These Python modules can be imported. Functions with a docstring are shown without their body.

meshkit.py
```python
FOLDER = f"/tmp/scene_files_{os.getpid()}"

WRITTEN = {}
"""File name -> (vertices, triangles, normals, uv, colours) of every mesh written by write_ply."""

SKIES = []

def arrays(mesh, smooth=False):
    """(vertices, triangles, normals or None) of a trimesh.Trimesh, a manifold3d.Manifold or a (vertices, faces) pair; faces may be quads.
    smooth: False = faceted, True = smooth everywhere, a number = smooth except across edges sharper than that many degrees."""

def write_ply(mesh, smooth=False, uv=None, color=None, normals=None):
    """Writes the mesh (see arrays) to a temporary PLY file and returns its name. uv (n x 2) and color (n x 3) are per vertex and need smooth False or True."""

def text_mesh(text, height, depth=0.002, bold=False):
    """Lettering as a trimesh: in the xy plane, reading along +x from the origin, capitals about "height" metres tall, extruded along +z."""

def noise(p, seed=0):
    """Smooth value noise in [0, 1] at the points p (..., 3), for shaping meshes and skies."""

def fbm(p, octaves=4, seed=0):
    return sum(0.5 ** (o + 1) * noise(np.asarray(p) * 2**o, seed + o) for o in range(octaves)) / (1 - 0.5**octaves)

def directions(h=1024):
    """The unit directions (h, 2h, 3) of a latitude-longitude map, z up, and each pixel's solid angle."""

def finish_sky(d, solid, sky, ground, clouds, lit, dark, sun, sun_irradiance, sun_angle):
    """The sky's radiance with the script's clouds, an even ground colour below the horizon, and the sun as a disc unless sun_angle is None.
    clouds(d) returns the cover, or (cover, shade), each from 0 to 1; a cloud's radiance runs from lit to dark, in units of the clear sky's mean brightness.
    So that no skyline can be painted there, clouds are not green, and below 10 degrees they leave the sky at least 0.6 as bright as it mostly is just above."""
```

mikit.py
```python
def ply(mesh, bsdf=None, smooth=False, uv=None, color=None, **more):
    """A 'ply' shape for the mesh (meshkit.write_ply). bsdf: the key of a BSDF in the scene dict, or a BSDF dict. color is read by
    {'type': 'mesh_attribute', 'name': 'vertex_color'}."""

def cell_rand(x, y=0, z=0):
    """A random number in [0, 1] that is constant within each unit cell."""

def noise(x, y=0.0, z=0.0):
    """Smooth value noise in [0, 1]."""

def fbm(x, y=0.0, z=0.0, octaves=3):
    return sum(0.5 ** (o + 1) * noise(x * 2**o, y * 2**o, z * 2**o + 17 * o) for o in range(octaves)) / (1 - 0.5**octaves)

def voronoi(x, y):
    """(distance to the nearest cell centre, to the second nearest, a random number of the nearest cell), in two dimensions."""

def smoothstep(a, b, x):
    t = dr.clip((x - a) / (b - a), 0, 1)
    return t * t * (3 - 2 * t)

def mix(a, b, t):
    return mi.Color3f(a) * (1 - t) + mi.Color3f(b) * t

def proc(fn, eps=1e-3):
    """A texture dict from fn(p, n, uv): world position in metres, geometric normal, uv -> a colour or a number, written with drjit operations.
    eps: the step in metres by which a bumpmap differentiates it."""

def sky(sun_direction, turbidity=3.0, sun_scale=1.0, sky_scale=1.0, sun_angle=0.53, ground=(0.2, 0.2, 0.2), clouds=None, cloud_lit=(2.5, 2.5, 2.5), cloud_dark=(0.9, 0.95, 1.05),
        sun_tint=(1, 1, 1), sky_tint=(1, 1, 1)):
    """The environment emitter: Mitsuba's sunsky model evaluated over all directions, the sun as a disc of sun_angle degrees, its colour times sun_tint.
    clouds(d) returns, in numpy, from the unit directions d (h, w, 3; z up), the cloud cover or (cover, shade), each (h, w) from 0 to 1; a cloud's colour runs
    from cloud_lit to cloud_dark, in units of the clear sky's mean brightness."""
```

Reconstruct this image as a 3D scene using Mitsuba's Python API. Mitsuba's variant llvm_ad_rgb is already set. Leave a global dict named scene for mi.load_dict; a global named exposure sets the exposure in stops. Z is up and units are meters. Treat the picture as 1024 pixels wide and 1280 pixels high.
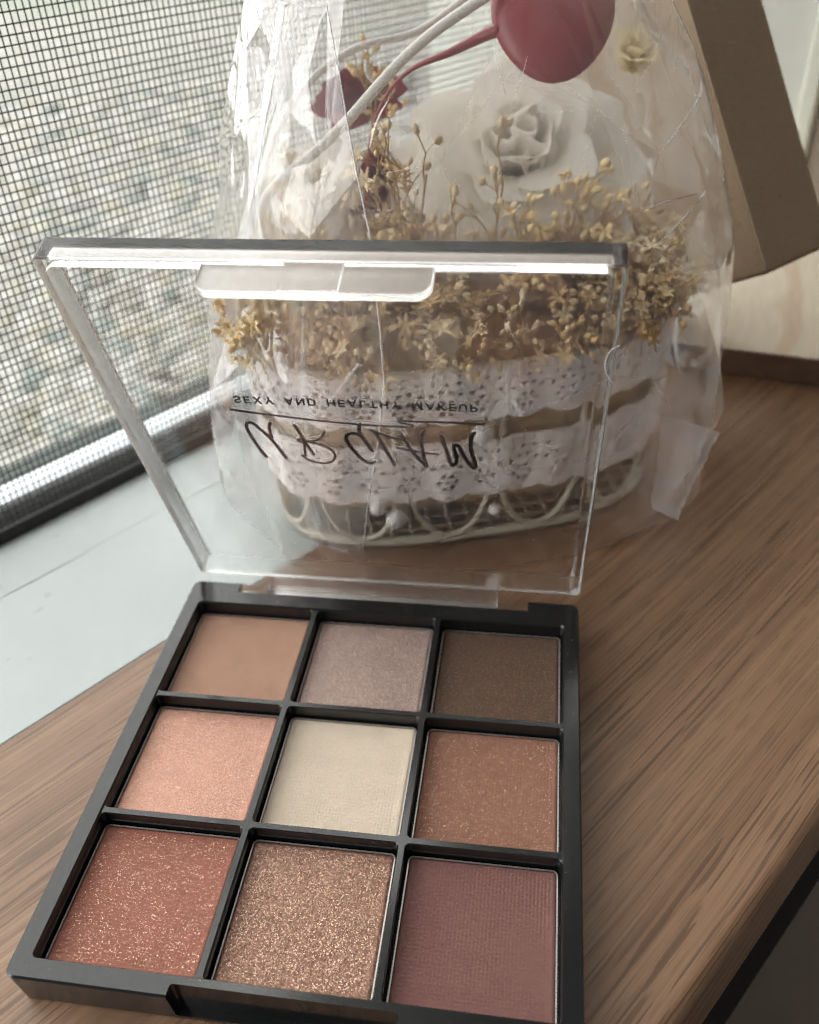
import math, random
import numpy as np, trimesh, mitsuba as mi, drjit as dr, mikit, meshkit
import manifold3d as m3
from shapely.geometry import Polygon, Point, box as sbox
from shapely.ops import unary_union
from mikit import noise, fbm, cell_rand, smoothstep, mix, proc, voronoi

random.seed(7)
rng = np.random.default_rng(7)
T = mi.ScalarTransform4f
scene, labels = {}, {}

# ------------------------------------------------------------------ units
# Everything below is modelled in millimetres with the palette's top face at z = 0; the desk top lies HB below it.
HB = 7.73
def W(p):
    return (np.asarray(p, float) + [0, 0, HB]) * 0.001

# ------------------------------------------------------------------ camera, light, exposure
exposure = -0.08
CAM = np.array([69.836, -49.916, 124.334])
FWD = np.array([-0.13596, 0.78192, -0.60837])
UPV = np.array([-0.05084, 0.60776, 0.79249])
scene['camera'] = {'type': 'thinlens', 'fov': 49.37, 'fov_axis': 'x', 'aperture_radius': 0.00074, 'focus_distance': 0.138,
                   'near_clip': 0.01, 'far_clip': 200.0,
                   'to_world': T().look_at(origin=W(CAM).tolist(), target=W(CAM + FWD * 100).tolist(), up=UPV.tolist())}
SKY_L = 3.6       # overcast daylight outside the window
ROOM_L = 0.17     # dim light of the room behind the camera
scene['room_light'] = {'type': 'constant', 'radiance': {'type': 'rgb', 'value': [ROOM_L * 1.0, ROOM_L * 0.99, ROOM_L * 0.97]}}

# window / desk directions: D runs along the desk and the window, O points out through the window
D = np.array([0.593, 0.805, 0.0]); D /= np.linalg.norm(D)
O = np.array([-D[1], D[0], 0.0])
FE = np.array([102.7, 20.6, 0.0])           # a point of the desk's front edge
Z = np.array([0, 0, 1.0])
def L3(s, t, z):                            # desk coordinates -> model mm
    return FE + D * s + O * t + Z * z
DESK = -HB
T_SILL, T_MESH = 117.0, 175.5

# ------------------------------------------------------------------ helpers
def tm(v, f):
    return trimesh.Trimesh(np.asarray(v, float), np.asarray(f, int), process=False)
def mf(mesh):
    return m3.Manifold(m3.Mesh(np.asarray(mesh.vertices, np.float32), np.asarray(mesh.faces, np.uint32)))
def unmf(m):
    k = m.to_mesh()
    return tm(k.vert_properties[:, :3], k.tri_verts)
def cat(ms):
    return trimesh.util.concatenate(ms)
def add(key, mesh, bsdf, smooth=False, **more):
    m = mesh if isinstance(mesh, trimesh.Trimesh) else unmf(mesh)
    m = trimesh.Trimesh(W(m.vertices), m.faces, process=False)
    scene[key] = mikit.ply(m, bsdf, smooth=smooth, **more)
    return key
counts = {}
def uniq(name):
    k = name; i = 0
    while k in scene or k in labels or k in counts:
        i += 1; k = f'{name}_{i:03d}'
    counts[k] = 1
    return k
def lab(key, label=None, category=None, group=None, kind=None):
    d = {}
    if label: d['label'] = label
    if category: d['category'] = category
    if group: d['group'] = group
    if kind: d['kind'] = kind
    labels[key] = d
def rrect(x0, x1, y0, y1, r, n=6):
    return np.array(sbox(x0 + r, y0 + r, x1 - r, y1 - r).buffer(r, quad_segs=n).exterior.coords)[:-1]
def hull2(polys):
    """hull of (outline, z) rings"""
    pts = np.vstack([np.c_[p, np.full(len(p), z)] for p, z in polys])
    return m3.Manifold.hull_points(pts.astype(np.float64))
def bx(x0, x1, y0, y1, z0, z1):
    return m3.Manifold.cube([x1 - x0, y1 - y0, z1 - z0]).translate([x0, y0, z0])
def rbox(x0, x1, y0, y1, z0, z1, c):
    """box with chamfered edges"""
    p = []
    for dx, dy, dz in ((c, c, 0), (c, 0, c), (0, c, c)):
        for x in (x0 + dx, x1 - dx):
            for y in (y0 + dy, y1 - dy):
                for z in (z0 + dz, z1 - dz):
                    p.append((x, y, z))
    return m3.Manifold.hull_points(np.array(p, float))
def frame_map(mesh, o, ex, ey, ez):
    m = mesh if isinstance(mesh, trimesh.Trimesh) else unmf(mesh)
    v = np.asarray(m.vertices)
    w = np.asarray(o) + v[:, :1] * np.asarray(ex) + v[:, 1:2] * np.asarray(ey) + v[:, 2:3] * np.asarray(ez)
    f = m.faces
    if np.dot(np.cross(ex, ey), ez) < 0:
        f = f[:, ::-1]
    return tm(w, f)
def tube(pts, rad, sides=8, closed=False, caps=True):
    p = np.asarray(pts, float); n = len(p)
    rad = np.broadcast_to(np.asarray(rad, float), (n,))
    t = (np.roll(p, -1, 0) - np.roll(p, 1, 0)) if closed else np.gradient(p, axis=0)
    t /= np.linalg.norm(t, axis=1, keepdims=True) + 1e-12
    a = np.zeros_like(p); ref = np.array([0, 0, 1.0]) if abs(t[0, 2]) < .9 else np.array([1.0, 0, 0])
    a0 = np.cross(t[0], ref); a0 /= np.linalg.norm(a0); a[0] = a0
    for i in range(1, n):
        x = a[i - 1] - t[i] * np.dot(a[i - 1], t[i]); a[i] = x / (np.linalg.norm(x) + 1e-12)
    b = np.cross(t, a); ang = np.arange(sides) * 2 * np.pi / sides
    v = p[:, None] + rad[:, None, None] * (np.cos(ang)[None, :, None] * a[:, None] + np.sin(ang)[None, :, None] * b[:, None])
    v = v.reshape(-1, 3); f = []
    m = n if closed else n - 1
    for i in range(m):
        j = (i + 1) % n
        for k in range(sides):
            k2 = (k + 1) % sides
            A, B, C_, E = i * sides + k, i * sides + k2, j * sides + k2, j * sides + k
            f += [(A, B, C_), (A, C_, E)]
    if caps and not closed:
        v = np.vstack([v, p[:1], p[-1:]]); c0, c1 = len(v) - 2, len(v) - 1
        for k in range(sides):
            k2 = (k + 1) % sides
            f += [(c0, k2, k), (c1, (n - 1) * sides + k, (n - 1) * sides + k2)]
    return tm(v, f)
def spline(pts, n=40, closed=False):
    from scipy.interpolate import CubicSpline
    p = np.asarray(pts, float)
    if closed: p = np.vstack([p, p[:1]])
    s = np.r_[0, np.cumsum(np.linalg.norm(np.diff(p, axis=0), axis=1) ** .6)]
    cs = CubicSpline(s, p, bc_type='periodic' if closed else 'natural')
    return cs(np.linspace(0, s[-1], n + (1 if closed else 0)))[: n]
def sphere(c, r, sub=2):
    m = trimesh.creation.icosphere(subdivisions=sub, radius=1.0)
    return tm(np.asarray(m.vertices) * r + np.asarray(c), m.faces)
def ext(poly, z0, z1):
    g = list(getattr(poly, 'geoms', [poly]))
    out = []
    for q in g:
        if q.is_empty: continue
        e = trimesh.creation.extrude_polygon(q, z1 - z0, engine='earcut'); e.apply_translation([0, 0, z0]); out.append(e)
    return cat(out)

# ------------------------------------------------------------------ materials
def rgb(*c):
    return {'type': 'rgb', 'value': list(c)}
def principled(key, base, rough=.5, two=True, **k):
    b = {'type': 'principled', 'base_color': base if isinstance(base, dict) else rgb(*base), 'roughness': rough, **k}
    scene[key] = {'type': 'twosided', 'bsdf': b} if two else b
def diffuse(key, base):
    scene[key] = {'type': 'twosided', 'bsdf': {'type': 'diffuse', 'reflectance': base if isinstance(base, dict) else rgb(*base)}}

Dv, Ov = [float(x) for x in D], [float(x) for x in O]
def st(p):
    return (p.x * Dv[0] + p.y * Dv[1]) * 1000.0, (p.x * Ov[0] + p.y * Ov[1]) * 1000.0
def wood_fn(p, n, uv):
    s, t = st(p)
    t = t + 4.0 * (fbm(s * .008, t * .02, 3.0) - .5) + p.z * 700
    broad = fbm(t * .06, s * .003, 1.0, octaves=3)
    streak = fbm(t * .45, s * .006, 5.0, octaves=4)
    fine = noise(t * 4.2, s * .045, 9.0)
    gate = smoothstep(.40, .62, fbm(t * .16, s * .012, 33.0))
    pore = smoothstep(.63, .76, noise(t * 2.5, s * .07, 21.0)) * gate
    pore2 = smoothstep(.66, .80, noise(t * 4.4, s * .13, 41.0))
    light = smoothstep(.74, .84, noise(t * 2.6, s * .028, 51.0)) * smoothstep(.5, .7, fbm(t * .1, s * .01, 61.0))
    c = mix([.185, .098, .054], [.300, .175, .104], smoothstep(.22, .78, broad * .45 + streak * .55))
    c = c * (0.84 + .32 * fine)
    c = mix(c, [.085, .042, .022], pore * .60)
    c = mix(c, [.11, .060, .034], pore2 * .36)
    return mix(c, [.46, .32, .22], light * .32)
principled('wood', proc(wood_fn), .36, specular=.55)
def shaded_edge_fn(p, n, uv):
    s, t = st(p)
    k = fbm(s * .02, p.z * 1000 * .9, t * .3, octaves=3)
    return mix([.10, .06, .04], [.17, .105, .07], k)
principled('board_edge_shade', proc(shaded_edge_fn), .55)  # front side of the board in shade, the shade put into the brown
def pine_fn(p, n, uv):
    a, b = p.x * 977 - p.y * 210, p.x * 210 + p.y * 977
    w = fbm(a * .03, b * .012, 2.0)
    ring = dr.abs(dr.sin(a * .19 + w * 5.0))
    c = mix([.80, .71, .57], [.70, .55, .41], smoothstep(.88, 1.0, ring) * .8)
    return c * (0.95 + .1 * noise(a * 2.2, b * .12, 0.0))
principled('pine', proc(pine_fn), .5)
def sill_fn(p, n, uv):
    s, t = st(p)
    d = fbm(s * .05, t * .05, 3.0)
    speck = smoothstep(.80, .88, noise(s * .33, t * .33, 4.0)) * smoothstep(.6, .8, noise(s * .05, t * .07, 9.0))
    return mix(mix([.455, .505, .51], [.52, .565, .565], d), [.40, .40, .37], speck * .55)
principled('sill_paint', proc(sill_fn), .38, specular=.5)
principled('caulk', (.54, .57, .535), .6)
principled('rubber', (.012, .013, .012), .5)
principled('screen_wire', (.028, .029, .028), .5)
principled('aluminium', (.52, .55, .58), .42, metallic=.8)
principled('track_grey', (.34, .34, .345), .5)
principled('track_shade', (.075, .095, .09), .5)
principled('wall_paint', (.66, .67, .62), .7)
principled('trim_paint', (.74, .74, .66), .5)
principled('door_brown', (.33, .27, .22), .6)
principled('floor_grey', (.055, .052, .048), .7)
principled('bin_black_and_shade', (.006, .006, .006), .9)  # black of the bin, also the shade painted on the desk panel
principled('concrete', (.55, .54, .50), .9)

principled('black_plastic', (.008, .009, .010), .15, specular=.7)
principled('tin', (.62, .58, .55), .35, metallic=.8)
scene['acrylic'] = {'type': 'dielectric', 'int_ior': 1.49, 'ext_ior': 1.0}
principled('ink', (.008, .007, .008), .5)
scene['acrylic_satin'] = {'type': 'roughdielectric', 'distribution': 'ggx', 'alpha': .13, 'int_ior': 1.49, 'ext_ior': 1.0}
scene['film_clear'] = {'type': 'thindielectric', 'int_ior': 1.72, 'ext_ior': 1.0}
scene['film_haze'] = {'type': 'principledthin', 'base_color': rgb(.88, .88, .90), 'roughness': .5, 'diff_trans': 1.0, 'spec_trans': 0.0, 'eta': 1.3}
scene['film_thin'] = {'type': 'blendbsdf', 'weight': .07, 'a': {'type': 'thindielectric', 'int_ior': 1.28, 'ext_ior': 1.0}, 'b': {'type': 'ref', 'id': 'film_haze'}}
scene['film_glint'] = {'type': 'blendbsdf', 'weight': .30, 'a': {'type': 'ref', 'id': 'film_clear'}, 'b': {'type': 'ref', 'id': 'film_haze'}}  # extra white mixed into the film to paint a bright reflection
def haze_fn(p, n, uv):
    x, y, z = p.x * 1000, p.y * 1000, p.z * 1000
    return .045 + .115 * smoothstep(.40, .75, fbm(x * .05 + z * .03, y * .05, z * .035, octaves=3))
scene['film'] = {'type': 'blendbsdf', 'weight': proc(haze_fn), 'a': {'type': 'ref', 'id': 'film_clear'}, 'b': {'type': 'ref', 'id': 'film_haze'}}
principled('crease', (.80, .80, .82), .35)

def powder(key, col, dev=.10, grain=9.0, rough=.75, metallic=0.0, weave=1.0, spark=0.0, sc=(1, .9, .7), hs=1.0):
    c0 = np.array(col)
    def fn(p, n, uv, c0=c0, dev=dev, grain=grain):
        x, y = p.x * 1000, p.y * 1000
        k = cell_rand(x * grain, y * grain, 1.0)
        k2 = fbm(x * .35, y * .35, 7.0)
        c = mi.Color3f(*[float(v) for v in c0]) * (1 - dev + 2 * dev * k) * (.93 + .14 * k2)
        if spark:
            s = smoothstep(.80, .97, cell_rand(x * grain * .8, y * grain * .8, 5.0))
            c = mix(c, list(sc), s * spark)
        return c
    def h(p, n, uv, weave=weave, grain=grain, hs=hs):
        x, y = p.x * 1000, p.y * 1000
        wv = dr.sin(x * (2 * np.pi / .36)) * .5 + dr.sin(y * (2 * np.pi / .33)) * .5
        fade = .35 + .65 * smoothstep(.3, .6, fbm(x * .12, y * .12, 4.0))
        return hs * (noise(x * grain, y * grain, 3.0) - .5)
    scene[key] = {'type': 'twosided', 'bsdf': {'type': 'bumpmap', 'tex': proc(h, eps=2.5e-5), 'scale': .9e-5,
                  'bsdf': {'type': 'principled', 'base_color': proc(fn), 'roughness': rough, 'metallic': metallic, 'specular': .3}}}
powder('powder_rose_beige', (.47, .275, .195), .05, 8, hs=.6)
powder('powder_taupe_shimmer', (.42, .30, .265), .30, 6.5, .45, .45, .5, .45, (.86, .70, .66), 2.2)
powder('powder_bronze_brown', (.150, .092, .066), .30, 7.5, .45, .45, .5, .4, (.42, .32, .24), 2.0)
powder('powder_peach_shimmer', (.52, .275, .203), .22, 7, .45, .4, .4, .35, (.85, .58, .47), 2.2)
powder('powder_cream', (.72, .60, .475), .05, 8, .6, .0, 1.5, .10, (.9, .8, .66), .6)
powder('powder_brick', (.30, .142, .098), .10, 8, .7, 0, 1.0)
powder('powder_terracotta', (.33, .125, .088), .12, 8, .7, 0, 1.0)
powder('powder_bronze_base', (.28, .150, .108), .42, 5.0, .5, .35, .4, .55, (.66, .45, .34), 3.0)
powder('powder_mauve', (.222, .106, .095), .05, 8, .8, 0, 1.5, hs=.5)
for k, c in (('glitter_gold', (.92, .70, .52)), ('glitter_rose', (.85, .62, .50)), ('glitter_bronze', (.68, .44, .33))):
    scene[k] = {'type': 'twosided', 'bsdf': {'type': 'principled', 'base_color': rgb(*c), 'metallic': 1.0, 'roughness': .24}}

def kraft_fn(p, n, uv):
    x, y, z = p.x * 1000, p.y * 1000, p.z * 1000
    f = noise(x * 1.1, y * 1.1, z * 3.5); g = fbm(x * .06, y * .06, z * .06)
    sp = smoothstep(.74, .90, noise(x * 2.6, y * 2.6, z * 2.6))
    return mix(mix([.31, .235, .165], [.42, .32, .23], f * .5 + g * .5), [.12, .08, .05], sp * .4)
diffuse('kraft', proc(kraft_fn))
principled('kraft_core', (.42, .32, .22), .9)
principled('cream_wire', (.66, .61, .49), .45)
principled('lace', (.84, .79, .77), .9, sheen=.4)
def burlap_fn(p, n, uv):
    x, y, z = p.x * 1000, p.y * 1000, p.z * 1000
    a = dr.sin((x + y) * 5.2) * .5 + .5; b = dr.sin(z * 5.4) * .5 + .5
    return mix([.42, .31, .175], [.58, .45, .27], a * b * .6 + .4 * noise(x * .5, y * .5, z * .5))
diffuse('burlap', proc(burlap_fn))
def moss_fn(p, n, uv):
    x, y, z = p.x * 1000, p.y * 1000, p.z * 1000
    return mix([.30, .165, .060], [.56, .36, .155], smoothstep(.3, .75, fbm(x * .7, y * .7, z * .45)))
diffuse('moss', proc(moss_fn))
principled('pearl', (.82, .80, .78), .18, clearcoat=.6)
def thin(key, c, t=.5):
    scene[key] = {'type': 'principledthin', 'base_color': rgb(*c), 'roughness': .5, 'diff_trans': t * 2, 'spec_trans': 0.0, 'eta': 1.3}
thin('petal_white', (.93, .90, .84), .5)
thin('petal_cream', (.80, .72, .50), .3)
thin('petal_red', (.22, .016, .022), .25)
thin('petal_peach', (.75, .47, .28), .3)
principled('satin_white', (.76, .73, .68), .35, sheen=.5)
def red_fn(p, n, uv):
    return mix([.20, .003, .009], [.28, .006, .014], fbm(p.x * 160, p.y * 160, p.z * 160))
principled('red_gloss', proc(red_fn), .30, clearcoat=.6)
principled('stem_tan', (.46, .32, .16), .7)
principled('stem_brown', (.42, .25, .11), .8)
def bud_fn(a, b):
    def f(p, n, uv, a=a, b=b):
        return mix(a, b, noise(p.x * 900, p.y * 900, p.z * 900))
    return proc(f)
principled('bud_tan', bud_fn([.58, .43, .24], [.74, .60, .39]), .7)
principled('bud_gold', bud_fn([.66, .48, .22], [.78, .62, .35]), .7)
principled('bud_pale', bud_fn([.66, .53, .33], [.76, .65, .46]), .7)
principled('filler_brown', bud_fn([.42, .26, .11], [.60, .42, .21]), .8)
for i, c in enumerate([(.39, .385, .365), (.32, .315, .295), (.225, .25, .235), (.35, .34, .285)]):
    diffuse(f'stone_{"abcd"[i]}', c)
def ground_fn(p, n, uv):
    d1, d2, r = voronoi(p.x * 22, p.y * 22)
    g = fbm(p.x * .8, p.y * .8, 1.0)
    return mix(mix([.24, .24, .225], [.34, .335, .305], r), [.21, .23, .195], smoothstep(.5, .75, g) * .6)
diffuse('gravel_ground', proc(ground_fn))

# ------------------------------------------------------------------ sky, outside ground, gravel
def big(key, v, f, bsdf, **k):
    return add(key, tm(v, f), bsdf, **k)
dome = trimesh.creation.icosphere(subdivisions=3, radius=26000)
dv = np.asarray(dome.vertices)
keep = []
for f in dome.faces:
    c = dv[f].mean(0)
    if c @ O > -600 and c[2] > -5200: keep.append(f[::-1])
dm = tm(dv + L3(0, T_MESH + 900, 0), keep); dm.remove_unreferenced_vertices()
add('sky', dm, 'wall_paint', emitter={'type': 'area', 'radiance': rgb(SKY_L * 1.0, SKY_L * .995, SKY_L * .985)})
lab('sky', 'overcast white sky outside the window', kind='structure')
GZ = -1000.0
def quad(a, b, c, d):
    return tm([a, b, c, d], [(0, 1, 2), (0, 2, 3)])
add('ground', quad(L3(-9000, T_MESH + 29, GZ), L3(22000, T_MESH + 29, GZ), L3(22000, 24000, GZ), L3(-9000, 24000, GZ)), 'gravel_ground')
lab('ground', 'pale gravelled ground outside the window', kind='structure')
ico = trimesh.creation.icosphere(subdivisions=1, radius=1)
iv, ifc = np.asarray(ico.vertices), np.asarray(ico.faces)
buckets = {k: ([], []) for k in 'abcd'}
az0, az1 = math.atan2(.84, -.58), math.atan2(.97, -.20)
for i in range(6000):
    a = rng.uniform(az1 - .05, az0 + .06); r = math.sqrt(rng.uniform(1700 ** 2, 5600 ** 2))
    c = np.array([CAM[0] + r * math.cos(a), CAM[1] + r * math.sin(a), GZ])
    if (c - FE) @ O < T_MESH + 200: continue
    k = 'abcd'[rng.choice(4, p=[.45, .27, .10, .18])]
    sz = rng.uniform(16, 38) * (.8 + r / 4500)
    v = iv * (rng.uniform(.7, 1.2, 3) * sz * [1, 1, .6]) * (1 + .25 * (rng.random((len(iv), 1)) - .5))
    ca = rng.uniform(0, 6.28); R = np.array([[math.cos(ca), -math.sin(ca), 0], [math.sin(ca), math.cos(ca), 0], [0, 0, 1]])
    b = buckets[k]; b[1].append(ifc + len(b[0]) * len(iv)); b[0].append(v @ R.T + c + [0, 0, sz * .2])
for n_, k in enumerate('abcd'):
    b = buckets[k]
    add(f'gravel__{n_ + 1:03d}', tm(np.vstack(b[0]), np.vstack(b[1])), f'stone_{k}')
lab('gravel', 'loose white and grey pebbles outside beyond the insect screen', 'gravel', kind='stuff')

# ------------------------------------------------------------------ desk, sill, walls, floor
def prism(poly_tz, s0, s1):
    """polygon in (t, z), extruded along the desk"""
    e = trimesh.creation.extrude_polygon(Polygon(poly_tz), s1 - s0, engine='earcut')
    v = np.asarray(e.vertices)
    w = L3(0, 0, 0) + (v[:, 2:3] + s0) * D + v[:, :1] * O + v[:, 1:2] * Z
    f = e.faces
    if np.dot(np.cross(O, Z), D) < 0: f = f[:, ::-1]
    return tm(w, f)
r = 2.6
arc = [(r - r * math.cos(a), DESK - r + r * math.sin(a)) for a in np.linspace(0, math.pi / 2, 9)]
slab = [(r + .0 + .0, DESK - 22), (0, DESK - 21)] + arc + [(T_SILL - .5, DESK), (T_SILL - .1, DESK - .4), (T_SILL - .1, DESK - 22)]
add('desk__top', prism(slab, -420, 620), 'wood', smooth=25)
add('desk__front_panel', prism([(.9, DESK - 22.5), (.9, DESK - 64), (18, DESK - 64), (18, DESK - 22.5)], -420, 620), 'bin_black_and_shade')  # deep shade under the slab is painted on as black
lab('desk', 'brown wood-grain desk top under the palette, running along the window', 'desk')
lab('desk__front_panel', 'panel below the desk edge with its shade painted black')
add('window_sill', prism([(T_SILL + .1, DESK - 30), (T_SILL + .1, DESK - .9), (T_SILL + .5, DESK - .5), (T_SILL + 39.5, DESK - .5), (T_SILL + 40, DESK - .42), (T_MESH + 30, DESK - .3), (T_MESH + 30, DESK - 30)], -700, 900), 'sill_paint')
lab('window_sill', 'white painted window sill left of the desk', kind='structure')
cp = [L3(s, T_SILL + 39.6 + .25 * math.sin(s * .11) + .2 * math.sin(s * .031), DESK - .93) for s in np.linspace(-400, 500, 160)]
add('window_sill__caulk_line', tube(cp, [.55 + .12 * math.sin(i * .7) for i in range(160)], 6), 'caulk', smooth=True)
add('wall__lower', prism([(T_MESH + 5, DESK - 30.5), (T_MESH + 5, GZ - 40), (T_MESH + 28, GZ - 40), (T_MESH + 28, DESK - 30.5)], -3000, 3000), 'wall_paint')  # unseen wall, added to keep skylight from passing under the desk
add('wall__added_header', prism([(T_MESH + 5, DESK + 580), (T_MESH + 120, DESK + 580), (T_MESH + 120, 2400), (T_MESH + 5, 2400)], -3000, 3000), 'wall_paint')  # unseen wall over the opening, added so the skylight falls off indoors
lab('wall', 'unseen window wall below the sill and above the opening, added to limit the daylight', kind='structure')
add('floor', quad(L3(-2500, -2500, -700), L3(2500, -2500, -700), L3(2500, T_MESH, -700), L3(-2500, T_MESH, -700)), 'floor_grey')
lab('floor', 'dim grey floor far below the desk edge', kind='structure')

# window frame: rubber strip, aluminium rail behind the screen
kf = uniq('window_frame')
add(kf + '__rubber_strip', prism([(T_MESH - 1.2, DESK - .25), (T_MESH - 1.2, DESK + 2.2), (T_MESH - .8, DESK + 2.6), (T_MESH + .8, DESK + 2.6), (T_MESH + .8, DESK - .25)], -500, 700), 'rubber')
add(kf + '__lower_rail', prism([(T_MESH + 3.5, DESK - .25), (T_MESH + 3.5, DESK + 5.4), (T_MESH + 16, DESK + 5.4), (T_MESH + 16, DESK - .25)], -500, 700), 'track_grey')
add(kf + '__silver_rail', prism([(T_MESH + 3.6, DESK + 5.45), (T_MESH + 3.9, DESK + 6.0), (T_MESH + 6, DESK + 7.0), (T_MESH + 9.4, DESK + 7.5), (T_MESH + 10.2, DESK + 7.3), (T_MESH + 10.2, DESK + 5.45)], -500, 700), 'aluminium', smooth=35)
add(kf + '__shaded_track', prism([(T_MESH + 10.4, DESK + 5.45), (T_MESH + 10.4, DESK + 6.8), (T_MESH + 15.6, DESK + 8.5), (T_MESH + 15.6, DESK + 5.45)], -500, 700), 'track_shade')  # shadowed gap of the track, painted as a dark strip
lab(kf, 'metal window track with a bright silver rail behind the insect screen', 'window frame')
lab(kf + '__rubber_strip', 'black rubber strip along the bottom of the screen')
lab(kf + '__silver_rail', 'bright silver rail')
# insect screen: woven wires
PS, PZ, RW = 1.47, 1.86, .158
wires_v, wires_f, base = [], [], 0
def wire(pts, rad):
    global base
    m = tube(pts, rad, 5, caps=False)
    wires_v.append(np.asarray(m.vertices)); wires_f.append(m.faces + base); base += len(m.vertices)
S0, S1, Z1 = -120.0, 330.0, 260.0
for i in range(int((S1 - S0) / PS)):
    s = S0 + i * PS + rng.normal(0, .035)
    zz = np.linspace(DESK + 1.0, DESK + Z1, 44)
    ph = rng.uniform(0, 6)
    wire([L3(s + .10 * math.sin(z * .05 + ph) + rng.normal(0, .02), T_MESH + .12, z) for z in zz], RW)
for j in range(int(Z1 / PZ)):
    z = DESK + 1.5 + j * PZ + rng.normal(0, .04)
    ss = np.linspace(S0, S1, 70); ph = rng.uniform(0, 6)
    wire([L3(s, T_MESH - .12, z + .10 * math.sin(s * .04 + ph) + rng.normal(0, .02)) for s in ss], RW)
ks = uniq('insect_screen')
add(ks + '__mesh', tm(np.vstack(wires_v), np.vstack(wires_f)), 'screen_wire', smooth=True)
lab(ks, 'fine dark woven insect screen across the window', 'window screen')
lab(ks + '__mesh', 'dark woven wire mesh', kind='stuff')

# end wall with a trim strip and a brown panel, far right
WD = 330.0
w0 = np.array([150, 330, 0.0])
def wl(t, z, k=0):            # point on the end wall: t towards the window, z up, k towards the camera
    return w0 + O * t + Z * z - D * k
add('end_wall', quad(wl(T_MESH, -700), wl(-14, -700), wl(-14, 260), wl(T_MESH, 260)), 'wall_paint')
lab('end_wall', 'pale grey wall behind the cardboard box', kind='structure')
kt = uniq('door_frame')
def wbox(t0, t1, z0, z1, k0, k1):
    m = rbox(t0, t1, z0, z1, k0, k1, .8)
    return frame_map(m, w0, O, Z, -D)
add(kt + '__trim', wbox(-20.5, -14.2, -700, 260, -8, 3), 'trim_paint', smooth=20)
add(kt + '__panel', wbox(-400, -20.8, -700, 260, -8, .5), 'door_brown', smooth=20)
lab(kt, 'pale door frame strip with brown panel at the far right', 'door frame')
kb = uniq('black_cloth_item')
counts.pop(kb)
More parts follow.
